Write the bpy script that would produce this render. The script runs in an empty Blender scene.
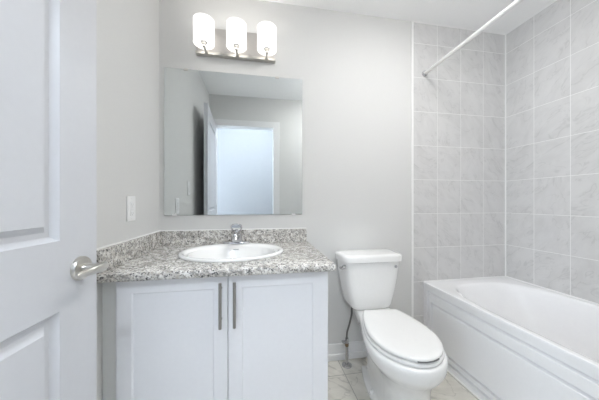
import bpy, bmesh, math, random
from mathutils import Vector, Matrix
random.seed(3)
S = bpy.context.scene
COL = S.collection

# ------------------------------------------------------------------ camera
EYE = Vector((0.0, -1.602, 1.103))
YAW = math.radians(9.66)
cam_data = bpy.data.cameras.new('camera')
cam_data.sensor_fit = 'HORIZONTAL'
cam_data.sensor_width = 36.0
cam_data.lens = 36.0 * 238.0 / 599.0
cam_data.shift_y = -(200.0 - 201.54) / 599.0 
cam_data.clip_start = 0.01
cam = bpy.data.objects.new('camera', cam_data)
COL.objects.link(cam)
cam.location = EYE
cam.rotation_euler = (math.radians(90), 0, -YAW)
S.camera = cam

# ------------------------------------------------------------------ world, lights, exposure
W = bpy.data.worlds.new('world')
S.world = W
W.use_nodes = True
bgn = W.node_tree.nodes['Background']
bgn.inputs[0].default_value = (0.80, 0.88, 1.0, 1)
bgn.inputs[1].default_value = 1.0

def area_light(name, loc, rot, sx, sy, power, color):
    l = bpy.data.lights.new(name, 'AREA')
    l.shape = 'RECTANGLE'
    l.size, l.size_y = sx, sy
    l.energy = power
    l.color = color
    o = bpy.data.objects.new(name, l)
    COL.objects.link(o)
    o.location = loc
    o.rotation_euler = rot
    return o

# unseen hallway fill: an added lamp and daylight from an added window
hp = bpy.data.lights.new('hall_fill_light', 'POINT')
hp.energy = 16
hp.shadow_soft_size = 0.06
hp.color = (0.84, 0.92, 1.0)
hpo = bpy.data.objects.new('hall_fill_light', hp)
COL.objects.link(hpo)
hpo.location = (-0.10, -2.20, 2.44)
area_light('hall_fill_daylight', (-1.97, -2.60, 1.35), (0, math.radians(-90), 0), 1.5, 0.9, 22, (0.74, 0.86, 1.0))
SHADE_GLOW = 0.46
BULB_GLOW = 4.5
FILL_GLOW = 8.2
S.cycles.diffuse_bounces = 8
S.cycles.max_bounces = 16
S.view_settings.view_transform = 'Standard'
S.view_settings.look = 'None'
S.view_settings.gamma = 1.0
S.view_settings.use_curve_mapping = False
S.view_settings.exposure = 1.62

# ------------------------------------------------------------------ materials
def new_mat(name):
    m = bpy.data.materials.new(name)
    m.use_nodes = True
    nt = m.node_tree
    return m, nt, nt.nodes['Principled BSDF']

def node(nt, kind, **kw):
    n = nt.nodes.new(kind)
    for k, v in kw.items():
        setattr(n, k, v)
    return n

def mth(nt, op, a, b=None, c=None):
    n = nt.nodes.new('ShaderNodeMath')
    n.operation = op
    for i, v in enumerate((a, b, c)):
        if v is None:
            continue
        if isinstance(v, (int, float)):
            n.inputs[i].default_value = v
        else:
            nt.links.new(v, n.inputs[i])
    return n.outputs[0]

def mixc(nt, fac, a, b):
    n = nt.nodes.new('ShaderNodeMix')
    n.data_type = 'RGBA'
    if isinstance(fac, (int, float)):
        n.inputs[0].default_value = fac
    else:
        nt.links.new(fac, n.inputs[0])
    for sock, v in ((n.inputs[6], a), (n.inputs[7], b)):
        if isinstance(v, tuple):
            sock.default_value = (*v, 1)
        else:
            nt.links.new(v, sock)
    return n.outputs[2]

def ramp(nt, fac, stops):
    n = nt.nodes.new('ShaderNodeValToRGB')
    el = n.color_ramp.elements
    el[0].position, el[0].color = stops[0][0], (*stops[0][1], 1)
    el[1].position, el[1].color = stops[-1][0], (*stops[-1][1], 1)
    for p, c in stops[1:-1]:
        e = el.new(p)
        e.color = (*c, 1)
    nt.links.new(fac, n.inputs[0])
    return n.outputs[0]

def plain(name, col, rough=0.5, metal=0.0, bump=0.0, bscale=60, coat=0.0, spec=0.5):
    m, nt, b = new_mat(name)
    tc = node(nt, 'ShaderNodeTexCoord')
    nz = node(nt, 'ShaderNodeTexNoise')
    nz.inputs['Scale'].default_value = bscale
    nz.inputs['Detail'].default_value = 3
    nt.links.new(tc.outputs['Object'], nz.inputs['Vector'])
    v = ramp(nt, nz.outputs['Fac'], [(0.3, tuple(c * 0.985 for c in col)), (0.7, col)])
    nt.links.new(v, b.inputs['Base Color'])
    b.inputs['Roughness'].default_value = rough
    b.inputs['Metallic'].default_value = metal
    b.inputs['Coat Weight'].default_value = coat
    b.inputs['Specular IOR Level'].default_value = spec
    if bump:
        bn = node(nt, 'ShaderNodeBump')
        bn.inputs['Strength'].default_value = bump
        bn.inputs['Distance'].default_value = 0.001
        nt.links.new(nz.outputs['Fac'], bn.inputs['Height'])
        nt.links.new(bn.outputs[0], b.inputs['Normal'])
    return m

def emit(name, col, strength, base=0.9):
    m, nt, b = new_mat(name)
    b.inputs['Base Color'].default_value = (base, base, base, 1)
    b.inputs['Emission Color'].default_value = (*col, 1)
    b.inputs['Emission Strength'].default_value = strength
    b.inputs['Roughness'].default_value = 0.25
    return m

def tile_mat(name, au, av, tw, th, ou, ov, light, dark, vein, grout, gw=0.004, rough=0.3, vstr=0.34, vscale=5.0):
    m, nt, b = new_mat(name)
    tc = node(nt, 'ShaderNodeTexCoord')
    sp = node(nt, 'ShaderNodeSeparateXYZ')
    nt.links.new(tc.outputs['Object'], sp.inputs[0])
    ax = {'x': 0, 'y': 1, 'z': 2}
    u = mth(nt, 'DIVIDE', mth(nt, 'SUBTRACT', sp.outputs[ax[au]], ou), tw)
    v = mth(nt, 'DIVIDE', mth(nt, 'SUBTRACT', sp.outputs[ax[av]], ov), th)
    fu, fv = mth(nt, 'FRACT', u), mth(nt, 'FRACT', v)
    du = mth(nt, 'MULTIPLY', mth(nt, 'MINIMUM', fu, mth(nt, 'SUBTRACT', 1.0, fu)), tw)
    dv = mth(nt, 'MULTIPLY', mth(nt, 'MINIMUM', fv, mth(nt, 'SUBTRACT', 1.0, fv)), th)
    d = mth(nt, 'MINIMUM', du, dv)
    mask = mth(nt, 'SUBTRACT', 1.0, mth(nt, 'SMOOTH_MIN', mth(nt, 'DIVIDE', d, gw * 0.5), 1.0, 0.3))
    mask = mth(nt, 'GREATER_THAN', mask, 0.10)
    cid = node(nt, 'ShaderNodeCombineXYZ')
    nt.links.new(mth(nt, 'FLOOR', u), cid.inputs[0])
    nt.links.new(mth(nt, 'FLOOR', v), cid.inputs[1])
    wn = node(nt, 'ShaderNodeTexWhiteNoise', noise_dimensions='3D')
    nt.links.new(cid.outputs[0], wn.inputs['Vector'])
    sc = node(nt, 'ShaderNodeVectorMath', operation='SCALE')
    nt.links.new(wn.outputs['Color'], sc.inputs[0])
    sc.inputs['Scale'].default_value = 40.0
    uv = node(nt, 'ShaderNodeCombineXYZ')
    nt.links.new(mth(nt, 'MULTIPLY', fu, tw), uv.inputs[0])
    nt.links.new(mth(nt, 'MULTIPLY', fv, th), uv.inputs[1])
    rot = node(nt, 'ShaderNodeVectorRotate', rotation_type='Z_AXIS')
    nt.links.new(uv.outputs[0], rot.inputs['Vector'])
    nt.links.new(mth(nt, 'ADD', mth(nt, 'MULTIPLY', wn.outputs['Value'], 0.9), 0.35), rot.inputs['Angle'])
    st = node(nt, 'ShaderNodeVectorMath', operation='MULTIPLY')
    nt.links.new(rot.outputs[0], st.inputs[0])
    st.inputs[1].default_value = (1.0, 1.8, 1.0)
    ad = node(nt, 'ShaderNodeVectorMath', operation='ADD')
    nt.links.new(st.outputs[0], ad.inputs[0])
    nt.links.new(sc.outputs[0], ad.inputs[1])
    cl = node(nt, 'ShaderNodeTexNoise')
    cl.inputs['Scale'].default_value = vscale * 1.6
    cl.inputs['Detail'].default_value = 5
    cl.inputs['Roughness'].default_value = 0.6
    cl.inputs['Distortion'].default_value = 0.6
    nt.links.new(ad.outputs[0], cl.inputs['Vector'])
    base = ramp(nt, cl.outputs['Fac'], [(0.32, dark), (0.62, light)])
    vn = node(nt, 'ShaderNodeTexNoise')
    vn.inputs['Scale'].default_value = vscale
    vn.inputs['Detail'].default_value = 3
    vn.inputs['Distortion'].default_value = 1.2
    nt.links.new(ad.outputs[0], vn.inputs['Vector'])
    line = mth(nt, 'ABSOLUTE', mth(nt, 'SUBTRACT', vn.outputs['Fac'], 0.5))
    line = mth(nt, 'SUBTRACT', 1.0, mth(nt, 'MINIMUM', mth(nt, 'DIVIDE', line, 0.022), 1.0))
    gate = mth(nt, 'MINIMUM', mth(nt, 'MAXIMUM', mth(nt, 'MULTIPLY', mth(nt, 'SUBTRACT', cl.outputs['Fac'], 0.47), 7.0), 0.0), 1.0)
    gate = mth(nt, 'SUBTRACT', 1.0, gate)
    line = mth(nt, 'MULTIPLY', mth(nt, 'MULTIPLY', line, gate), vstr)
    c = mixc(nt, line, base, vein)
    c = mixc(nt, mask, c, grout)
    nt.links.new(c, b.inputs['Base Color'])
    r = mth(nt, 'ADD', rough, mth(nt, 'MULTIPLY', mask, 0.4))
    nt.links.new(r, b.inputs['Roughness'])
    bn = node(nt, 'ShaderNodeBump')
    bn.inputs['Strength'].default_value = 0.4
    bn.inputs['Distance'].default_value = 0.0015
    nt.links.new(mth(nt, 'SUBTRACT', 1.0, mask), bn.inputs['Height'])
    nt.links.new(bn.outputs[0], b.inputs['Normal'])
    return m

def granite_mat():
    m, nt, b = new_mat('speckled_granite')
    tc = node(nt, 'ShaderNodeTexCoord')
    def noise(scale, det, rough=0.6, dist=0.0):
        n = node(nt, 'ShaderNodeTexNoise')
        n.inputs['Scale'].default_value = scale
        n.inputs['Detail'].default_value = det
        n.inputs['Roughness'].default_value = rough
        n.inputs['Distortion'].default_value = dist
        nt.links.new(tc.outputs['Object'], n.inputs['Vector'])
        return n.outputs['Fac']
    big = noise(40, 4, 0.65, 0.6)
    mid = noise(100, 3, 0.6, 0.3)
    vo = node(nt, 'ShaderNodeTexVoronoi')
    vo.inputs['Scale'].default_value = 165
    nt.links.new(tc.outputs['Object'], vo.inputs['Vector'])
    sepc = node(nt, 'ShaderNodeSeparateColor')
    nt.links.new(vo.outputs['Color'], sepc.inputs[0])
    c = ramp(nt, big, [(0.34, (0.36, 0.34, 0.31)), (0.47, (0.58, 0.56, 0.53)), (0.60, (0.82, 0.81, 0.78))])
    tan = mth(nt, 'GREATER_THAN', mth(nt, 'ADD', sepc.outputs[1], mth(nt, 'MULTIPLY', mid, 0.6)), 1.08)
    c = mixc(nt, mth(nt, 'MULTIPLY', tan, 0.6), c, (0.50, 0.46, 0.40))
    gr = mth(nt, 'GREATER_THAN', mth(nt, 'SUBTRACT', sepc.outputs[0], mth(nt, 'MULTIPLY', big, 0.9)), 0.26)
    c = mixc(nt, mth(nt, 'MULTIPLY', gr, 0.7), c, (0.22, 0.215, 0.21))
    dk = mth(nt, 'LESS_THAN', mth(nt, 'ADD', sepc.outputs[2], mth(nt, 'MULTIPLY', mid, 1.2)), 0.66)
    c = mixc(nt, mth(nt, 'MULTIPLY', dk, 0.9), c, (0.05, 0.05, 0.052))
    nt.links.new(c, b.inputs['Base Color'])
    b.inputs['Roughness'].default_value = 0.22
    return m

M = {}
M['wall'] = plain('painted_wall', (0.68, 0.68, 0.67), 0.75, bump=0.05, bscale=90, spec=0.3)
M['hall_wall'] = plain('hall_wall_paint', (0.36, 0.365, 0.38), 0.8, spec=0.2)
M['ceiling'] = plain('ceiling_paint', (0.95, 0.95, 0.95), 0.9, bump=0.08, bscale=140, spec=0.2)
M['trim'] = plain('white_trim_paint', (0.80, 0.80, 0.80), 0.4)
M['door'] = plain('shaded_door_paint', (0.60, 0.61, 0.635), 0.38)  # trim white darkened: the open door's shade is put into its colour
M['cabinet'] = plain('white_cabinet_finish', (0.83, 0.84, 0.87), 0.42)
M['filler'] = plain('cabinet_side_finish', (0.85, 0.86, 0.85), 0.5)
M['ceramic'] = plain('white_ceramic', (0.88, 0.88, 0.87), 0.10, coat=0.3)
M['seat'] = plain('white_seat_plastic', (0.89, 0.89, 0.88), 0.22)
M['acrylic'] = plain('white_tub_acrylic', (0.89, 0.89, 0.90), 0.10, coat=0.2)
M['nickel'] = plain('brushed_nickel', (0.62, 0.60, 0.56), 0.28, 1.0)
M['plate'] = plain('satin_nickel_plate', (0.52, 0.50, 0.48), 0.5, 0.7)
M['pull'] = plain('satin_nickel_pull', (0.36, 0.35, 0.33), 0.33, 1.0)
M['chrome'] = plain('chrome', (0.58, 0.58, 0.59), 0.10, 1.0)
M['rod'] = plain('rod_steel', (0.84, 0.84, 0.83), 0.32, 0.45)
M['mirror'] = plain('mirror_silver', (0.77, 0.805, 0.81), 0.0, 1.0)
M['glassedge'] = plain('mirror_glass_edge', (0.30, 0.36, 0.35), 0.2)
M['plastic'] = plain('white_plate_plastic', (0.86, 0.86, 0.86), 0.3)
M['dark'] = plain('dark_stripe', (0.14, 0.14, 0.14), 0.6)
M['greymark'] = plain('grey_mark', (0.42, 0.43, 0.44), 0.5)
M['brass'] = plain('dull_brass', (0.30, 0.22, 0.14), 0.4, 1.0)
M['hose'] = plain('braided_hose', (0.20, 0.20, 0.19), 0.4, 0.8, bump=0.6, bscale=500)
M['caulk'] = plain('white_caulk', (0.88, 0.88, 0.87), 0.5)
M['granite'] = granite_mat()
M['shade'] = emit('lit_opal_glass', (1.0, 0.97, 0.93), SHADE_GLOW, 0.4)
M['bulb'] = emit('lit_bulb', (1.0, 0.95, 0.89), BULB_GLOW)
M['fill_diffuser'] = emit('fill_lamp_glow', (1.0, 0.99, 0.98), FILL_GLOW)
TW, TH, TZ = 0.203, 0.254, 0.5048
M['tile_back'] = tile_mat('marble_wall_tile', 'x', 'z', TW, TH, 1.129, TZ, (0.655, 0.65, 0.645), (0.595, 0.59, 0.585), (0.40, 0.40, 0.395), (0.84, 0.84, 0.83), gw=0.0034)
M['tile_right'] = tile_mat('marble_wall_tile_side', 'y', 'z', TW, TH, -0.200, TZ, (0.655, 0.65, 0.645), (0.595, 0.59, 0.585), (0.40, 0.40, 0.395), (0.84, 0.84, 0.83), gw=0.0034)
M['tile_floor'] = tile_mat('marble_floor_tile', 'x', 'y', 0.33, 0.33, 0.541, -0.155, (0.70, 0.675, 0.615), (0.55, 0.53, 0.475), (0.25, 0.24, 0.215), (0.36, 0.35, 0.32), gw=0.005, rough=0.28, vstr=0.5, vscale=3.0)
M['hall_floor'] = plain('hall_floor_wood', (0.55, 0.50, 0.44), 0.45)
M['porch'] = plain('glass_pane', (0.9, 0.95, 0.97), 0.0)
_b = M['porch'].node_tree.nodes['Principled BSDF']
_b.inputs['Transmission Weight'].default_value = 1.0
_b.inputs['IOR'].default_value = 1.01

# ------------------------------------------------------------------ mesh helpers
def box(bm, x0, x1, y0, y1, z0, z1):
    vs = [bm.verts.new((x, y, z)) for x in (min(x0, x1), max(x0, x1)) for y in (min(y0, y1), max(y0, y1)) for z in (min(z0, z1), max(z0, z1))]
    for f in ((0, 1, 3, 2), (4, 6, 7, 5), (0, 4, 5, 1), (2, 3, 7, 6), (0, 2, 6, 4), (1, 5, 7, 3)):
        bm.faces.new([vs[i] for i in f])
    return bm

def boxes(*bs):
    bm = bmesh.new()
    for b in bs:
        box(bm, *b)
    return bm

def loft(bm, rings, cap0=True, cap1=True, closed=True):
    rows = [[bm.verts.new(p) for p in r] for r in rings]
    n = len(rows[0])
    for a, b in zip(rows, rows[1:]):
        for i in range(n if closed else n - 1):
            j = (i + 1) % n
            bm.faces.new((a[i], a[j], b[j], b[i]))
    if cap0:
        bm.faces.new(rows[0][::-1])
    if cap1:
        bm.faces.new(rows[-1])
    return bm

def frame_of(d):
    d = d.normalized()
    up = Vector((0, 0, 1)) if abs(d.z) < 0.95 else Vector((1, 0, 0))
    a = d.cross(up).normalized()
    return a, a.cross(d).normalized()

def tube(bm, pts, r, seg=16, flat=1.0, cap=True):
    pts = [Vector(p) for p in pts]
    rs = r if isinstance(r, (list, tuple)) else [r] * len(pts)
    rings = []
    for i, p in enumerate(pts):
        d = (pts[min(i + 1, len(pts) - 1)] - pts[max(i - 1, 0)])
        a, b = frame_of(d)
        rings.append([p + a * (rs[i] * math.cos(t)) + b * (rs[i] * flat * math.sin(t)) for t in [2 * math.pi * k / seg for k in range(seg)]])
    return loft(bm, rings, cap, cap)

def lathe(bm, c, axis, prof, seg=32, sx=1.0, sy=1.0, cap0=True, cap1=True):
    """prof: list of (radius, distance along axis)"""
    c = Vector(c)
    ax = Vector(axis).normalized()
    a, b = frame_of(ax)
    rings = [[c + ax * h + a * (r * sx * math.cos(t)) + b * (r * sy * math.sin(t)) for t in [2 * math.pi * k / seg for k in range(seg)]] for r, h in prof]
    return loft(bm, rings, cap0, cap1)

def smooth_path(pts, n=8):
    pts = [Vector(p) for p in pts]
    out = []
    for i in range(len(pts) - 1):
        p0, p1, p2, p3 = pts[max(i - 1, 0)], pts[i], pts[i + 1], pts[min(i + 2, len(pts) - 1)]
        for k in range(n):
            t = k / n
            out.append(0.5 * ((2 * p1) + (p2 - p0) * t + (2 * p0 - 5 * p1 + 4 * p2 - p3) * t * t + (3 * p1 - p0 - 3 * p2 + p3) * t ** 3))
    out.append(pts[-1])
    return out

def superellipse(cx, cy, a, b, n, z, seg=64):
    r = []
    for k in range(seg):
        t = 2 * math.pi * k / seg
        c, s = math.cos(t), math.sin(t)
        r.append(Vector((cx + a * math.copysign(abs(c) ** (2 / n), c), cy + b * math.copysign(abs(s) ** (2 / n), s), z)))
    return r

def rect_ring(x0, x1, y0, y1, z, like):
    """points of a rectangle's border lying on the rays to the points of another ring; the rectangle's corners are included"""
    c = Vector(((x0 + x1) / 2, (y0 + y1) / 2, z))
    out = []
    for p in like:
        d = Vector((p.x - c.x, p.y - c.y, 0))
        tx = ((x1 - x0) / 2) / abs(d.x) if abs(d.x) > 1e-9 else 1e9
        ty = ((y1 - y0) / 2) / abs(d.y) if abs(d.y) > 1e-9 else 1e9
        out.append(c + d * min(tx, ty))
    for cor in ((x0, y0), (x0, y1), (x1, y0), (x1, y1)):
        q = Vector((cor[0], cor[1], z))
        i = min(range(len(out)), key=lambda k: (out[k] - q).length)
        out[i] = q
    return out

def link(name, bm, mat, parent=None, smooth=35, bevel=0.0, bseg=2, xform=None):
    bmesh.ops.recalc_face_normals(bm, faces=bm.faces)
    me = bpy.data.meshes.new(name)
    if xform is not None:
        bm.transform(xform)
    if parent is not None:
        q = parent
        base = Vector((0, 0, 0))
        while q is not None:
            base += q.location
            q = q.parent
        bmesh.ops.translate(bm, vec=-base, verts=bm.verts)
    bm.to_mesh(me)
    bm.free()
    o = bpy.data.objects.new(name, me)
    COL.objects.link(o)
    me.materials.append(M[mat])
    if smooth:
        me.polygons.foreach_set('use_smooth', [True] * len(me.polygons))
        me.set_sharp_from_angle(angle=math.radians(smooth))
    if bevel:
        b = o.modifiers.new('bevel', 'BEVEL')
        b.width = bevel
        b.segments = bseg
        b.limit_method = 'ANGLE'
        b.angle_limit = math.radians(40)
        b.harden_normals = False
    if parent is not None:
        o.parent = parent
    return o

def thing(name, label, cat, loc=(0, 0, 0), group=None):
    o = bpy.data.objects.new(name, None)
    COL.objects.link(o)
    o.empty_display_size = 0.1
    o.location = loc
    o['label'] = label
    o['category'] = cat
    if group:
        o['group'] = group
    return o

def struct(name, bm, mat, label, cat, **kw):
    o = link(name, bm, mat, None, **kw)
    o['kind'] = 'structure'
    o['label'] = label
    o['category'] = cat
    return o

def nested(bm, rects, put):
    """stepped panel: rects of (u0,u1,v0,v1,depth), each inside the one before"""
    prev = None
    for (u0, u1, v0, v1, d) in rects:
        cur = [bm.verts.new(put(u, v, d)) for u, v in ((u0, v0), (u1, v0), (u1, v1), (u0, v1))]
        if prev:
            for i in range(4):
                j = (i + 1) % 4
                bm.faces.new((prev[i], prev[j], cur[j], cur[i]))
        prev = cur
    bm.faces.new(prev)

def inset(u0, u1, v0, v1, prof):
    return [(u0 + i, u1 - i, v0 + i, v1 - i, d) for i, d in prof]

def panel_face(bm, w, h, panels, prof, put):
    """flat face of w x h with moulded panels stacked in one column (panels share u0,u1)"""
    u0, u1 = panels[0][0], panels[0][1]
    def quad(a, b, c, d):
        bm.faces.new([bm.verts.new(put(u, v, 0)) for u, v in ((a, c), (b, c), (b, d), (a, d))])
    vs = [0.0]
    for (_, _, v0, v1) in panels:
        nested(bm, inset(u0, u1, v0, v1, prof), put)
        vs += [v0, v1]
    vs.append(h)
    for k in range(len(vs) - 1):
        quad(0, u0, vs[k], vs[k + 1])
        quad(u1, w, vs[k], vs[k + 1])
        if k % 2 == 0:
            quad(u0, u1, vs[k], vs[k + 1])

def slab_sides(bm, w, h, t, put, us=(), vs=()):
    U, V = [0.0, *us, w], [0.0, *vs, h]
    edges = [((a, 0), (b, 0)) for a, b in zip(U, U[1:])] + [((a, h), (b, h)) for a, b in zip(U, U[1:])]
    edges += [((0, a), (0, b)) for a, b in zip(V, V[1:])] + [((w, a), (w, b)) for a, b in zip(V, V[1:])]
    for a, b in edges:
        bm.faces.new([bm.verts.new(put(a[0], a[1], 0)), bm.verts.new(put(b[0], b[1], 0)), bm.verts.new(put(b[0], b[1], -t)), bm.verts.new(put(a[0], a[1], -t))])

# ------------------------------------------------------------------ room sizes
XL, XR, YF, H = -0.610, 1.946, -1.520, 2.44
XT = 1.129            # where the tiled alcove begins
DX0, DX1, DH = -0.532, 0.182, 2.055   # doorway
WT = 0.11
HH = 2.70              # hallway ceiling

struct('floor', boxes((XL - 0.1, XR + 0.1, 0.1, YF - WT, -0.1, 0.0)), 'tile_floor', 'beige grey marble look tile floor of the bathroom', 'floor')
struct('ceiling', boxes((XL - 0.1, XR + 0.1, 0.1, YF - WT + 0.05, H, H + 0.1)), 'ceiling', 'flat white bathroom ceiling', 'ceiling')
struct('wall_back', boxes((XL - 0.1, XT, 0.0, 0.1, 0, H)), 'wall', 'light grey painted wall behind the vanity and toilet', 'wall')
struct('wall_alcove', boxes((XT, XR + 0.1, 0.0, 0.1, 0, H)), 'tile_back', 'grey marble tiled wall at the end of the bathtub', 'wall')
struct('wall_left', boxes((XL - 0.1, XL, 0.0, YF - WT, 0, H)), 'wall', 'light painted wall with the outlet beside the vanity', 'wall')
struct('wall_right', boxes((XR, XR + 0.1, 0.0, YF - WT, 0, H)), 'tile_right', 'long grey marble tiled wall beside the bathtub', 'wall')
struct('wall_front', boxes((XL, DX0 - 0.012, YF, YF - WT, 0, H), (DX1 + 0.012, XR, YF, YF - WT, 0, H), (DX0 - 0.012, DX1 + 0.012, YF, YF - WT, DH + 0.012, H), (XL - 0.1, XR, YF - WT + 0.05, YF - WT, H, HH)), 'wall', 'painted wall with the doorway, seen in the mirror', 'wall')

# white edge strip of the tiling, corner bead, ceiling bead
struct('trim_1', boxes((XT - 0.013, XT, -0.006, 0.001, 0, H)), 'caulk', 'thin white vertical edge strip where tiling meets painted wall', 'trim')
struct('trim_2', boxes((XR - 0.006, XR, -0.006, 0.0, 0.505, H), (XR - 0.005, XR, -0.006, YF, H - 0.005, H), (XT, XR - 0.006, -0.005, 0.0, H - 0.005, H)), 'caulk', 'white grout bead in the corners of the tiled alcove', 'trim')

def baseboard(name, x0, x1, y0, y1, along, label):
    bm = bmesh.new()
    if along == 'x':
        box(bm, x0, x1, y0, y0 - 0.011, 0.0, 0.112)
        box(bm, x0, x1, y0 - 0.011, y0 - 0.022, 0.0, 0.045)
    else:
        s = y0
        box(bm, x0, x0 + 0.011, s, y1, 0.0, 0.112)
        box(bm, x0 + 0.011, x0 + 0.022, s, y1, 0.0, 0.045)
    struct(name, bm, 'trim', label, 'baseboard', bevel=0.004)
baseboard('baseboard_back', 0.308, XT - 0.013, 0.0, 0, 'x', 'white baseboard on the back wall behind the toilet')
baseboard('baseboard_left', XL, 0, -0.60, YF, 'y', 'white baseboard on the left wall behind the open door')

# door casing and jamb (seen in the mirror)
cw = 0.078
struct('trim_3', boxes((DX1, DX1 + 0.004 + cw, YF, YF + 0.013, 0, DH + cw), (DX0 - 0.004 - 0.070, DX0, YF, YF + 0.013, 0, DH + cw), (DX0, DX1, YF, YF + 0.013, DH, DH + cw)), 'trim', 'white casing around the doorway, seen in the mirror', 'trim', bevel=0.003)
struct('trim_4', boxes((DX0 - 0.012, DX0, YF, YF - WT, 0, DH), (DX1, DX1 + 0.012, YF, YF - WT, 0, DH), (DX0 - 0.012, DX1 + 0.012, YF, YF - WT, DH, DH + 0.012)), 'trim', 'white jamb lining the doorway', 'trim')

# ------------------------------------------------------------------ hallway behind the doorway
HY0, HY1, HX0, HX1 = YF - WT, -3.20, -1.90, 1.60
struct('floor_hall', boxes((HX0 - 0.1, HX1 + 0.1, HY0, HY1 - 0.1, -0.1, 0.0)), 'hall_floor', 'floor of the hallway beyond the doorway', 'floor')
struct('ceiling_hall', boxes((HX0 - 0.1, HX1 + 0.1, HY0 + 0.05, HY1 - 0.1, HH, HH + 0.1)), 'ceiling', 'ceiling of the hallway', 'ceiling')
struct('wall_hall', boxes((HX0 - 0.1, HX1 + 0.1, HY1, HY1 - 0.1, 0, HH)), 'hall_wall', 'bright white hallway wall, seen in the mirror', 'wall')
struct('wall_hall_right', boxes((HX1, HX1 + 0.1, HY0, HY1, 0, HH)), 'wall', 'right end wall of the hallway', 'wall')
struct('wall_hall_side', boxes((HX0, XL - 0.1, HY0, HY0 + 0.1, 0, HH)), 'wall', 'hallway wall to the left of the bathroom', 'wall')
wz0, wz1, wy0, wy1 = 0.60, 2.10, -2.15, -3.05
struct('wall_hall_left', boxes((HX0 - 0.1, HX0, HY0, HY1, 0, wz0), (HX0 - 0.1, HX0, HY0, HY1, wz1, HH), (HX0 - 0.1, HX0, HY0, wy0, wz0, wz1), (HX0 - 0.1, HX0, wy1, HY1, wz0, wz1)), 'wall', 'left end wall of the hallway, holding the added window', 'wall')
wf = struct('added_window_1', boxes((HX0 - 0.06, HX0 + 0.01, wy0, wy0 - 0.04, wz0, wz1), (HX0 - 0.06, HX0 + 0.01, wy1, wy1 + 0.04, wz0, wz1), (HX0 - 0.06, HX0 + 0.01, wy0, wy1, wz0, wz0 + 0.04), (HX0 - 0.06, HX0 + 0.01, wy0, wy1, wz1 - 0.04, wz1)), 'trim', 'unseen white framed window added at the end of the hallway', 'window')  # window added where none is seen, as the way in for fill daylight

# ------------------------------------------------------------------ open door at the left
h0 = Vector((-0.5215, -1.506, 0))
e0 = Vector((-0.4814, -0.7935, 0))
du = (e0 - h0).normalized()
dn = Vector((du.y, -du.x, 0))
DWID, DHGT, DTHK = 0.713, 2.03, 0.035
def door_put(u, v, d):
    return h0 + du * u + dn * d + Vector((0, 0, v + 0.012))
def door_put_back(u, v, d):
    return h0 + du * u - dn * (DTHK + d) + Vector((0, 0, v + 0.012))
bm = bmesh.new()
prof = [(0.0, 0.0), (0.003, -0.006), (0.012, -0.0145), (0.020, -0.016), (0.024, -0.015), (0.039, -0.002)]
pans = [(0.125, 0.588, 0.235, 0.818), (0.125, 0.588, 0.993, 1.905)]
panel_face(bm, DWID, DHGT, pans, prof, door_put)
panel_face(bm, DWID, DHGT, pans, prof, door_put_back)
slab_sides(bm, DWID, DHGT, DTHK, door_put, (pans[0][0], pans[0][1]), (pans[0][2], pans[0][3], pans[1][2], pans[1][3]))
bmesh.ops.remove_doubles(bm, verts=bm.verts, dist=0.0002)
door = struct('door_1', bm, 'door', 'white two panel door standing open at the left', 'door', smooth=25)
# lever handle
kc = door_put(DWID - 0.062, 0.908, 0)
LV = bmesh.new()
lathe(LV, kc, dn, [(0.0325, 0.0), (0.0325, 0.006), (0.030, 0.010), (0.024, 0.012)], 40)
hr = link('handle_rosette', LV, 'nickel', door)
LV = bmesh.new()
lathe(LV, kc + dn * 0.011, dn, [(0.013, 0), (0.0115, 0.02), (0.0115, 0.044), (0.013, 0.049)], 24)
link('handle_neck', LV, 'nickel', door)
LV = bmesh.new()
st = kc + dn * 0.060 + Vector((0, 0, 0.004))
def lev(s, w, tk, lift):
    c = st - du * s + dn * lift
    a = Vector((0, 0, 1))
    return [c + a * (w * math.cos(t)) + dn * (tk * math.sin(t)) for t in [2 * math.pi * k / 20 for k in range(20)]]
loft(LV, [lev(-0.012, 0.005, 0.004, 0), lev(-0.009, 0.0100, 0.008, 0), lev(0.0, 0.0120, 0.0095, 0.0), lev(0.025, 0.0115, 0.008, 0.002), lev(0.055, 0.0095, 0.0065, 0.003), lev(0.084, 0.0075, 0.0055, 0.002), lev(0.092, 0.0045, 0.004, 0.0)])
link('handle_lever', LV, 'nickel', door)
kb = door_put_back(DWID - 0.062, 0.908, 0)
LV = bmesh.new()
lathe(LV, kb, -dn, [(0.0335, 0.0), (0.0335, 0.006), (0.024, 0.012), (0.012, 0.013), (0.012, 0.026)], 40)
link('handle_rosette', LV, 'nickel', door)
for hz in (0.22, 1.0, 1.82):
    LV = bmesh.new()
    tube(LV, [door_put(-0.004, hz - 0.05, -0.002), door_put(-0.004, hz + 0.05, -0.002)], 0.006, 12)
    link('hinge', LV, 'nickel', door)

# ------------------------------------------------------------------ vanity cabinet
CX0, CX1, CY, CZ = -0.549, 0.3055, -0.570, 0.799
van = thing('vanity_cabinet', 'white two door vanity cabinet under the granite countertop', 'cabinet', (-0.12, -0.28, 0))
t = 0.016
link('body', boxes((CX0 + 0.001, CX0 + t, -0.002, CY + 0.020, 0.0, CZ), (CX1 - t, CX1, -0.002, CY + 0.002, 0.0, CZ), (CX0 + t, CX1 - t, -0.002, CY + 0.022, 0.10, 0.116), (CX0 + t, CX1 - t, -0.002, -0.012, 0.116, CZ), (CX0 + t, CX1 - t, CY + 0.022, CY + 0.04, CZ - 0.05, CZ)), 'cabinet', van, bevel=0.0008)
link('toe_kick', boxes((CX0 + t, CX1 - t, -0.50, -0.515, 0, 0.10)), 'cabinet', van)
link('filler_strip', boxes((XL + 0.001, CX0 - 0.001, CY + 0.024, CY + 0.040, 0, CZ)), 'filler', van)
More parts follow.
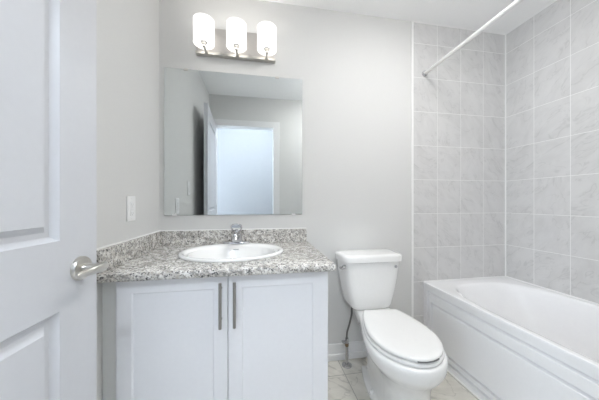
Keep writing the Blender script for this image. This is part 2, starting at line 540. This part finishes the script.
for k, (x0, x1) in enumerate(((CX0, -0.1297), (-0.1263, 0.2905))):
    w, hh = x1 - x0, CZ - 0.006 - 0.105
    def cput(u, v, d, x0=x0):
        return Vector((x0 + u, CY + (-d), 0.105 + v))
    bm = bmesh.new()
    panel_face(bm, w, hh, [(0.056, w - 0.054, 0.056, hh - 0.052)], [(0, 0), (0.0015, -0.003), (0.005, -0.0045)], cput)
    slab_sides(bm, w, hh, 0.0185, cput, (0.056, w - 0.054), (0.056, hh - 0.052))
    bm.faces.new([bm.verts.new(cput(u, v, -0.0185)) for u, v in ((0, 0), (0, hh), (w, hh), (w, 0))])
    bmesh.ops.remove_doubles(bm, verts=bm.verts, dist=0.0002)
    dr = link('cabinet_door', bm, 'cabinet', van, smooth=20)
    hx = -0.155 if k == 0 else -0.099
    bm = bmesh.new()
    tube(bm, [(hx, CY - 0.032, 0.588), (hx, CY - 0.032, 0.773)], 0.0062, 16)
    for z in (0.617, 0.745):
        tube(bm, [(hx, CY - 0.0005, z), (hx, CY - 0.032, z)], 0.0045, 12)
    link('handle', bm, 'pull', dr)

# ------------------------------------------------------------------ countertop with a cut-out for the basin
KX0, KX1, KY, KZ0, KZ = XL + 0.001, 0.3305, -0.6064, 0.800, 0.831
SX, SY, SA, SB = -0.136, -0.283, 0.270, 0.222
ct = thing('countertop', 'speckled grey granite countertop with low backsplashes', 'countertop', (-0.14, -0.30, KZ0))
hole = superellipse(SX, SY, SA - 0.022, SB - 0.02, 2, KZ, 96)
like = hole
def rr(z, e=0.0):
    return rect_ring(KX0, KX1 - e, KY + e, -0.001, z, like)
bm = bmesh.new()
low = [Vector((p.x, p.y, KZ0)) for p in hole]
loft(bm, [low, hole, rr(KZ, 0.004), rr(KZ - 0.004, 0.0), rr(KZ0 + 0.003, 0.0), rr(KZ0, 0.003), low], False, False)
bmesh.ops.remove_doubles(bm, verts=bm.verts, dist=0.0001)
link('slab', bm, 'granite', ct, smooth=50)
link('backsplash', boxes((KX0 + 0.02, KX1 - 0.012, -0.001, -0.020, KZ, 0.919)), 'granite', ct, bevel=0.002)
link('side_splash', boxes((KX0, KX0 + 0.02, -0.001, KY + 0.012, KZ, 0.919)), 'granite', ct, bevel=0.002)
link('caulk_bead', boxes((KX0, KX0 + 0.006, -0.001, KY + 0.012, 0.919, 0.925), (KX0, KX1 - 0.012, -0.001, -0.006, 0.919, 0.924)), 'caulk', ct)

# ------------------------------------------------------------------ oval basin
sk = thing('sink', 'white oval drop-in sink set in the granite countertop', 'sink', (SX, SY, KZ))
bm = bmesh.new()
rings = []
for da, db, oy, z in ((-0.002, -0.002, 0, KZ + 0.001), (0.0, 0.0, 0, KZ + 0.006), (-0.004, -0.004, 0, KZ + 0.012), (-0.012, -0.012, 0, KZ + 0.0145), (-0.022, -0.030, -0.010, KZ + 0.0135), (-0.029, -0.040, -0.014, KZ + 0.008), (-0.036, -0.048, -0.017, KZ - 0.006), (-0.052, -0.062, -0.018, KZ - 0.045), (-0.085, -0.085, -0.018, KZ - 0.095), (-0.150, -0.125, -0.018, KZ - 0.128), (-0.225, -0.180, -0.018, KZ - 0.140), (-0.247, -0.199, -0.018, KZ - 0.141)):
    rings.append(superellipse(SX, SY + oy, SA + da, SB + db, 2.0, z, 96))
loft(bm, rings, False, False)
outer = []
for da, db, z in ((-0.002, -0.002, KZ + 0.001), (-0.045, -0.04, KZ - 0.002), (-0.06, -0.07, KZ - 0.06), (-0.15, -0.125, KZ - 0.142), (-0.247, -0.199, KZ - 0.150)):
    outer.append(superellipse(SX, SY - 0.012, SA + da, SB + db, 2.0, z, 96) if z < KZ else superellipse(SX, SY, SA + da, SB + db, 2.0, z, 96))
loft(bm, outer, False, False)
bmesh.ops.remove_doubles(bm, verts=bm.verts, dist=0.0001)
link('basin', bm, 'ceramic', sk, smooth=60)
bm = bmesh.new()
lathe(bm, (SX, SY - 0.018, KZ - 0.148), (0, 0, 1), [(0.022, 0), (0.026, 0.008), (0.018, 0.009), (0.017, 0.004)], 28)
link('drain', bm, 'chrome', sk)
bm = bmesh.new()
box(bm, SX - 0.016, SX + 0.016, SY + SB - 0.073, SY + SB - 0.069, KZ - 0.018, KZ - 0.013)
link('overflow_slot', bm, 'greymark', sk)

# ------------------------------------------------------------------ faucet
FX, FY, FZ = -0.136, SY + SB - 0.026, KZ + 0.0142
fa = thing('faucet', 'small chrome single lever faucet on the oval sink rim', 'faucet', (FX, FY, FZ))
bm = bmesh.new()
loft(bm, [superellipse(FX, FY, a, b, 3.2, FZ + z, 40) for a, b, z in ((0.080, 0.024, 0), (0.080, 0.024, 0.008), (0.077, 0.021, 0.0115), (0.030, 0.018, 0.013))])
link('base_plate', bm, 'chrome', fa, smooth=50)
bm = bmesh.new()
loft(bm, [superellipse(FX, FY - 0.002, a, b, 3.5, FZ + z, 36) for a, b, z in ((0.037, 0.023, 0.012), (0.034, 0.022, 0.030), (0.030, 0.022, 0.050), (0.027, 0.021, 0.060), (0.014, 0.012, 0.064))])
link('body', bm, 'chrome', fa, smooth=50)
bm = bmesh.new()
sp = smooth_path([(FX, FY - 0.012, FZ + 0.040), (FX, FY - 0.05, FZ + 0.052), (FX, FY - 0.095, FZ + 0.050), (FX, FY - 0.112, FZ + 0.036)], 6)
tube(bm, sp, [0.021 - 0.006 * i / (len(sp) - 1) for i in range(len(sp))], 20, 0.8)
link('spout', bm, 'chrome', fa, smooth=60)
bm = bmesh.new()
lathe(bm, (FX, FY, FZ + 0.063), (0, 0, 1), [(0.018, 0), (0.020, 0.010), (0.017, 0.020), (0.008, 0.024)], 28)
for s in (-1, 1):
    lp = smooth_path([(FX + s * 0.018, FY, FZ + 0.076), (FX + s * 0.028, FY - 0.010, FZ + 0.089), (FX + s * 0.029, FY - 0.022, FZ + 0.108), (FX + s * 0.017, FY - 0.030, FZ + 0.119)], 5)
    tube(bm, lp, 0.005, 10)
tube(bm, smooth_path([(FX - 0.019, FY - 0.029, FZ + 0.118), (FX, FY - 0.032, FZ + 0.121), (FX + 0.019, FY - 0.029, FZ + 0.118)], 4), 0.0042, 10)
box(bm, FX - 0.026, FX + 0.026, FY - 0.028, FY - 0.023, FZ + 0.099, FZ + 0.115)
link('lever', bm, 'chrome', fa, smooth=50)

# ------------------------------------------------------------------ mirror
MX0, MX1, MZ0, MZ1 = -0.579, 0.289, 1.0177, 1.934
mi = thing('mirror', 'large frameless square mirror above the sink', 'mirror', (-0.145, 0, MZ0))
link('mirror_glass', boxes((MX0, MX1, -0.006, -0.0075, MZ0, MZ1)), 'mirror', mi, smooth=0)
link('backing', boxes((MX0 - 0.0008, MX1 + 0.0012, -0.0005, -0.0058, MZ0 - 0.0008, MZ1 + 0.0012)), 'glassedge', mi, smooth=0)
for cx in (-0.454, 0.119):
    link('clip', boxes((cx - 0.012, cx + 0.012, -0.0005, -0.0095, MZ1 + 0.0013, MZ1 + 0.004), (cx - 0.012, cx + 0.012, -0.0078, -0.0095, MZ1 - 0.008, MZ1 + 0.0013)), 'nickel', mi)
for cx in (-0.520, 0.23):
    link('clip', boxes((cx - 0.012, cx + 0.012, -0.0005, -0.0095, MZ0 - 0.0035, MZ0 - 0.0009), (cx - 0.012, cx + 0.012, -0.0078, -0.0095, MZ0 - 0.0009, MZ0 + 0.006)), 'plastic', mi)

# ------------------------------------------------------------------ vanity light
LX = (-0.325, -0.136, 0.049)
vl = thing('vanity_light', 'three shade brushed nickel vanity light above the mirror', 'wall lamp', (-0.14, 0, 2.04))
link('backplate', boxes((-0.386, 0.103, -0.0005, -0.022, 2.046, 2.203)), 'plate', vl, bevel=0.002)
link('bottom_rail', boxes((-0.390, 0.107, -0.0005, -0.034, 2.028, 2.046)), 'nickel', vl, bevel=0.002)
for x in LX:
    bm = bmesh.new()
    tube(bm, [(x, -0.020, 2.036), (x, -0.102, 2.036)], 0.0065, 16)
    lathe(bm, (x, -0.10, 2.028), (0, 0, 1), [(0.006, 0), (0.010, 0.003), (0.010, 0.014), (0.014, 0.018), (0.014, 0.026)], 20)
    link('arm', bm, 'nickel', vl)
    bm = bmesh.new()
    tube(bm, [(x, -0.0345, 2.036), (x, -0.052, 2.036)], 0.0105, 20)
    link('arm_collar', bm, 'nickel', vl)
    bm = bmesh.new()
    r0, r1 = 0.0600, 0.0555
    lathe(bm, (x, -0.10, 2.048), (0, 0, 1), [(r0 - 0.002, 0.0), (r0, 0.002), (r0, 0.138), (r0 - 0.002, 0.140), (r1 + 0.001, 0.140), (r1, 0.138), (r1, 0.002), (r1 + 0.001, 0.0), (r0 - 0.002, 0.0)], 48, cap0=False, cap1=False)
    sh = link('glass_shade', bm, 'shade', vl, smooth=60)
    bm = bmesh.new()
    lathe(bm, (x, -0.10, 2.0545), (0, 0, 1), [(0.014, 0), (0.021, 0.002), (0.021, 0.036), (0.018, 0.040)], 24)
    so = link('socket', bm, 'plastic', vl)
    bm = bmesh.new()
    lathe(bm, (x, -0.10, 2.095), (0, 0, 1), [(0.013, 0), (0.016, 0.010), (0.027, 0.030), (0.029, 0.045), (0.024, 0.060), (0.012, 0.070), (0.003, 0.072)], 24)
    link('bulb', bm, 'bulb', so, smooth=60)

# ------------------------------------------------------------------ outlet and switch on the left wall
def wall_plate(name, label, cat, yc, zc, kind):
    x = XL + 0.0005
    o = thing(name, label, cat, (XL, yc, zc))
    link('cover_plate', boxes((x, x + 0.0055, yc - 0.037, yc + 0.037, zc - 0.060, zc + 0.060)), 'plastic', o, bevel=0.003)
    if kind == 'outlet':
        link('receptacle', boxes((x + 0.0056, x + 0.0085, yc - 0.0165, yc + 0.0165, zc - 0.034, zc + 0.034)), 'plastic', o, bevel=0.001)
        for s in (-1, 1):
            z = zc + s * 0.021
            link('slot', boxes((x + 0.0086, x + 0.0089, yc - 0.0075, yc - 0.0055, z - 0.005, z + 0.004), (x + 0.0086, x + 0.0089, yc + 0.0055, yc + 0.0075, z - 0.004, z + 0.003), (x + 0.0086, x + 0.0089, yc - 0.002, yc + 0.002, z - 0.010, z - 0.0065)), 'greymark', o, smooth=0)
        for s in (-1, 1):
            link('button', boxes((x + 0.0086, x + 0.0098, yc - 0.009, yc + 0.009, zc + s * 0.005 - 0.0035, zc + s * 0.005 + 0.0035)), 'trim', o, bevel=0.0004)
    else:
        link('rocker', boxes((x + 0.0056, x + 0.0095, yc - 0.0165, yc + 0.0165, zc - 0.033, zc + 0.033)), 'trim', o, bevel=0.0015)
    for s in (-1, 1):
        bm = bmesh.new()
        lathe(bm, (x + 0.0054, yc, zc + s * 0.048), (1, 0, 0), [(0.003, 0), (0.0028, 0.0008), (0.001, 0.001)], 12)
        link('screw', bm, 'trim', o)
    return o
wall_plate('wall_outlet', 'white wall outlet with test buttons above the side backsplash', 'outlet', -0.336, 1.069, 'outlet')
wall_plate('light_switch', 'white light switch on the left wall, seen in the mirror', 'switch', -0.634, 1.218, 'switch')

# ------------------------------------------------------------------ toilet
TX = 0.722
to = thing('toilet', 'white two piece toilet with closed lid between vanity and bathtub', 'toilet', (TX, -0.37, 0))
TWIST = Matrix.Translation((TX + 0.024, -0.10, 0)) @ Matrix.Rotation(math.radians(-4.8), 4, 'Z') @ Matrix.Translation((-TX, 0.10, 0))
SEATP = [(0.0, 0.098), (0.012, 0.108), (0.05, 0.124), (0.11, 0.143), (0.18, 0.160), (0.25, 0.1665), (0.31, 0.162), (0.37, 0.142), (0.415, 0.112), (0.448, 0.073), (0.466, 0.036), (0.472, 0.0)]
def outline(prof, yb, z, grow=0.0, n=6):
    """symmetric outline from (distance from the back, half width) pairs"""
    pts = smooth_path([(w, -d, 0) for d, w in prof], n)
    mid = prof[-1][0] * 0.5
    k = (prof[-1][0] * 0.5 + grow) / (prof[-1][0] * 0.5)
    half = []
    for p in pts:
        w = max(p.x, 0.0)
        w = w * (1 + grow / 0.166)
        half.append((w, yb + (-mid + (p.y + mid) * k)))
    r = [Vector((TX + w, y, z)) for w, y in half]
    l = [Vector((TX - w, y, z)) for w, y in half[:-1]][::-1]
    return r + l
RIMP = [(0.0, 0.105), (0.02, 0.112), (0.10, 0.118), (0.18, 0.126), (0.27, 0.146), (0.36, 0.168), (0.44, 0.179), (0.51, 0.176), (0.575, 0.156), (0.625, 0.122), (0.658, 0.080), (0.676, 0.040), (0.682, 0.0)]
def blend(a, b, t, z):
    return [Vector((p.x * (1 - t) + q.x * t, p.y * (1 - t) + q.y * t, z)) for p, q in zip(a, b)]
FOOTP = [(0.0, 0.085), (0.02, 0.094), (0.09, 0.108), (0.16, 0.116), (0.23, 0.120), (0.29, 0.120), (0.35, 0.116), (0.40, 0.106), (0.44, 0.088), (0.465, 0.062), (0.48, 0.032), (0.484, 0.0)]
FOOTP = FOOTP[:6] + [(0.32, 0.1185)] + FOOTP[6:]
rim = outline(RIMP, -0.045, 0)
foot = outline(FOOTP, -0.115, 0)
ped = [p + Vector((0.014, -0.055, 0)) for p in outline(FOOTP, -0.118, 0, -0.020)]
foot = [p + Vector((0.010, -0.020, 0)) for p in foot]
def lv(ring, z):
    return [Vector((p.x, p.y, z)) for p in ring]
small = outline(RIMP, -0.045, 0, -0.012)
bm = bmesh.new()
loft(bm, [lv(foot, 0.0), lv(foot, 0.024), blend(foot, ped, 0.6, 0.034), lv(ped, 0.050), lv(ped, 0.12), lv(ped, 0.195), blend(ped, rim, 0.08, 0.225), blend(ped, rim, 0.24, 0.257), blend(ped, rim, 0.52, 0.288), blend(ped, rim, 0.80, 0.318), blend(ped, rim, 0.94, 0.340), lv(rim, 0.365), lv(rim, 0.390), blend(rim, small, 0.4, 0.398), lv(small, 0.401)])
bm.transform(TWIST)
bowl = link('bowl', bm, 'ceramic', to, smooth=60)
for s in (-1, 1):
    bm = bmesh.new()
    lathe(bm, (TX + 0.010 + s * 0.108, -0.365, 0.030), (s * 0.35, 0, 1), [(0.015, -0.004), (0.015, 0.006), (0.012, 0.014), (0.005, 0.018)], 20)
    bm.transform(TWIST)
    link('bolt_cap', bm, 'ceramic', bowl)
SB_ = -0.238
bm = bmesh.new()
loft(bm, [outline(SEATP, SB_, 0.4035, 0.002), outline(SEATP, SB_, 0.4065, 0.005), outline(SEATP, SB_, 0.4150, 0.005), outline(SEATP, SB_, 0.4185, 0.001), outline(SEATP, SB_, 0.4188, -0.02)])
bm.transform(TWIST)
link('seat', bm, 'seat', to, smooth=60)
bm = bmesh.new()
loft(bm, [outline(SEATP, SB_, z, g) for z, g in ((0.4225, -0.010), (0.4235, -0.003), (0.4265, 0.0), (0.4345, 0.0), (0.4385, -0.003), (0.4412, -0.010), (0.4435, -0.035), (0.4460, -0.09))])
bm.transform(TWIST)
lid = link('lid', bm, 'seat', to, smooth=60)
bm = bmesh.new()
arc = [p for p in outline(SEATP, SB_, 0.4290, 0.0015, 16) if p.y < -0.60 and -0.040 < p.x - TX < 0.066]
arc.sort(key=lambda p: p.x)
tube(bm, arc, 0.0028, 8)
bm.transform(TWIST)
link('lid_front_stripe', bm, 'dark', lid)  # thin dark stripe along the front edge of the lid
for s in (-1, 1):
    bm = bmesh.new()
    tube(bm, [(TX + s * 0.045, -0.228, 0.416), (TX + s * 0.092, -0.228, 0.416)], 0.012, 16)
    bm.transform(TWIST)
    link('seat_hinge', bm, 'seat', to)
def tank_ring(z, hw, yb, yf, n=6.0):
    r = superellipse(TX, (yb + yf) / 2, hw, abs(yf - yb) / 2, n, z, 64)
    for p in r:
        p.x = TX + (p.x - TX) * (1.0 - 0.07 * (yb - p.y) / (yb - yf))
    return r
bm = bmesh.new()
loft(bm, [tank_ring(z, hw, -0.012, yf) for z, hw, yf in ((0.403, 0.105, -0.150), (0.408, 0.128, -0.172), (0.420, 0.141, -0.180), (0.440, 0.150, -0.184), (0.52, 0.171, -0.190), (0.60, 0.187, -0.196), (0.700, 0.200, -0.200), (0.716, 0.201, -0.201))])
tank = link('tank', bm, 'ceramic', to, smooth=60)
bm = bmesh.new()
loft(bm, [tank_ring(z, hw, yb, yf) for z, hw, yb, yf in ((0.7165, 0.204, -0.010, -0.205), (0.720, 0.213, -0.006, -0.213), (0.748, 0.214, -0.006, -0.214), (0.757, 0.211, -0.009, -0.211), (0.762, 0.204, -0.014, -0.204), (0.764, 0.176, -0.030, -0.18))])
link('tank_lid', bm, 'ceramic', to, smooth=50)
bm = bmesh.new()
lathe(bm, (TX - 0.190, -0.165, 0.690), (-1, 0, 0), [(0.014, -0.006), (0.013, 0.010), (0.009, 0.014)], 20)
tube(bm, smooth_path([(TX - 0.204, -0.165, 0.690), (TX - 0.220, -0.176, 0.690), (TX - 0.222, -0.205, 0.685)], 4), [0.007] * 4 + [0.0075] * 3 + [0.008] * 2, 14, 0.7)
link('flush_lever', bm, 'chrome', tank)
bm = bmesh.new()
lathe(bm, (TX + 0.146, -0.1995, 0.686), (0, -1, 0), [(0.0095, -0.006), (0.0095, 0.0012), (0.008, 0.0018)], 20)
link('emblem', bm, 'greymark', tank)

# ------------------------------------------------------------------ toilet water supply
VX, VY = 0.583, -0.075
sv = thing('water_supply', 'chrome shut-off valve and hose rising from floor beside the toilet', 'water supply', (VX, VY, 0))
bm = bmesh.new()
lathe(bm, (VX, VY, 0.0005), (0, 0, 1), [(0.034, 0), (0.033, 0.004), (0.024, 0.010), (0.013, 0.014)], 32)
link('floor_flange', bm, 'chrome', sv)
bm = bmesh.new()
tube(bm, [(VX, VY, 0.012), (VX, VY, 0.135)], 0.0105, 18)
link('riser_pipe', bm, 'chrome', sv)
bm = bmesh.new()
tube(bm, [(VX, VY, 0.130), (VX, VY, 0.150)], 0.013, 6)
link('compression_nut', bm, 'brass', sv)
bm = bmesh.new()
tube(bm, [(VX, VY, 0.150), (VX, VY, 0.185)], 0.011, 16)
tube(bm, [(VX, VY, 0.168), (VX - 0.022, VY - 0.012, 0.168)], 0.007, 12)
vb = link('valve_body', bm, 'chrome', sv)
bm = bmesh.new()
lathe(bm, (VX - 0.021, VY - 0.0115, 0.168), (-0.88, -0.48, 0), [(0.010, 0), (0.017, 0.003), (0.017, 0.010), (0.012, 0.013)], 20, 1.0, 0.65)
link('valve_handle', bm, 'chrome', vb)
bm = bmesh.new()
tube(bm, smooth_path([(VX, VY, 0.184), (VX + 0.003, VY, 0.225), (VX + 0.018, VY - 0.006, 0.285), (VX + 0.028, VY - 0.012, 0.340), (VX + 0.030, VY - 0.012, 0.380), (VX + 0.032, VY - 0.012, 0.4070)], 6), 0.0062, 12)
link('braided_hose', bm, 'hose', sv)

# ------------------------------------------------------------------ bathtub
BX0, BX1, BY0, BY1, BZ = 1.2147, XR - 0.001, -0.001, YF + 0.001, 0.503
tb = thing('bathtub', 'white acrylic alcove bathtub with a panelled apron', 'bathtub', (1.58, -0.76, 0))
RXc, RYc = 1.583, -0.765
like = superellipse(RXc, RYc, 0.322, 0.665, 3.6, BZ, 128)
def tr(e, z):
    return rect_ring(BX0 + e, BX1, BY1, BY0, z, like)
bm = bmesh.new()
rings = [tr(0.0005, BZ - 0.034), tr(0.0, BZ - 0.030), tr(0.0, BZ - 0.0075), tr(0.0, BZ - 0.006), tr(0.0018, BZ - 0.0018), tr(0.006, BZ), tr(0.0075, BZ)]
for a, b, n, z, oy, ox in ((0.334, 0.677, 3.8, BZ, 0, 0), (0.326, 0.669, 3.7, BZ - 0.004, 0, 0), (0.320, 0.662, 3.6, BZ - 0.014, 0, 0), (0.314, 0.650, 3.5, BZ - 0.05, -0.004, 0), (0.303, 0.620, 3.4, BZ - 0.13, -0.02, 0.0), (0.288, 0.580, 3.3, BZ - 0.23, -0.045, 0.0), (0.268, 0.545, 3.2, BZ - 0.31, -0.06, 0), (0.235, 0.51, 3.1, BZ - 0.355, -0.065, 0), (0.17, 0.42, 3.0, BZ - 0.372, -0.065, 0), (0.05, 0.14, 2.5, BZ - 0.376, -0.065, 0)):
    rings.append(superellipse(RXc + ox, RYc + oy, a, b, n, z, 128))
loft(bm, rings, False, True)
link('basin', bm, 'acrylic', tb, smooth=40)
ap = bmesh.new()
AX = BX0 + 0.0005
def aput(u, v, d):
    return Vector((AX - d, -u, v))
L_ = 1.518
gd = -0.019
def groove(i, zb, zt):
    return [(i, L_ - i, zb, zt, 0.0), (i + 0.003, L_ - i - 0.003, zb + 0.003, zt - 0.003, gd), (i + 0.005, L_ - i - 0.005, zb + 0.005, zt - 0.005, gd), (i + 0.018, L_ - i - 0.018, zb + 0.018, zt - 0.018, 0.0)]
rects = [(0.001, L_, 0.0, BZ - 0.034, 0.0)] + groove(0.036, 0.036, 0.452) + groove(0.074, 0.078, 0.382)
nested(ap, rects, aput)
link('apron', ap, 'acrylic', tb, smooth=30)
link('caulk_bead', boxes((BX0 - 0.006, BX0 + 0.0003, -0.001, YF + 0.001, 0.0005, 0.007), (BX0 + 0.002, BX1 - 0.006, BY0, BY0 - 0.005, BZ, BZ + 0.006), (BX1 - 0.006, BX1, BY0, BY1, BZ, BZ + 0.007)), 'caulk', tb)
bm = bmesh.new()
lathe(bm, (RXc, RYc - 0.52, BZ - 0.372), (0, 0, 1), [(0.026, 0), (0.026, 0.003), (0.018, 0.004)], 24)
link('drain', bm, 'chrome', tb)

# ------------------------------------------------------------------ shower curtain rod
RX, RZ = 1.222, 2.060
rod = thing('shower_curtain_rod', 'white steel shower curtain rod above the bathtub edge', 'curtain rod', (RX, -0.76, RZ))
bm = bmesh.new()
tube(bm, [(RX, -0.004, RZ), (RX, YF + 0.004, RZ)], 0.0125, 24)
link('rod', bm, 'rod', rod)
for y, d in ((-0.0005, -1), (YF + 0.0005, 1)):
    bm = bmesh.new()
    lathe(bm, (RX, y, RZ), (0, d, 0), [(0.021, 0), (0.021, 0.010), (0.016, 0.014)], 28)
    link('end_flange', bm, 'chrome', rod)

# ------------------------------------------------------------------ unseen ceiling lamps added to even out the light
cl = thing('ceiling_fill_lamp', 'unseen round flush fill lamp added on the bathroom ceiling', 'fill lamp', (0.82, -0.90, H))
bm = bmesh.new()
lathe(bm, (0.82, -0.90, H - 0.0005), (0, 0, -1), [(0.240, 0), (0.240, 0.014), (0.225, 0.022)], 48)
link('canopy', bm, 'nickel', cl)
bm = bmesh.new()
lathe(bm, (0.82, -0.90, H - 0.023), (0, 0, -1), [(0.225, 0), (0.235, 0.004), (0.238, 0.016), (0.232, 0.026), (0.205, 0.033), (0.120, 0.038), (0.010, 0.040)], 48)
link('diffuser', bm, 'fill_diffuser', cl, smooth=60)
hl = thing('hall_fill_lamp', 'small unseen holder of the added fill lamp, hanging from the hallway ceiling', 'fill lamp', (-0.10, -2.20, HH))
bm = bmesh.new()
lathe(bm, (-0.10, -2.20, HH - 0.0005), (0, 0, -1), [(0.06, 0), (0.06, 0.015), (0.012, 0.025), (0.012, 0.150), (0.03, 0.155), (0.03, 0.19)], 32)
link('canopy', bm, 'nickel', hl)
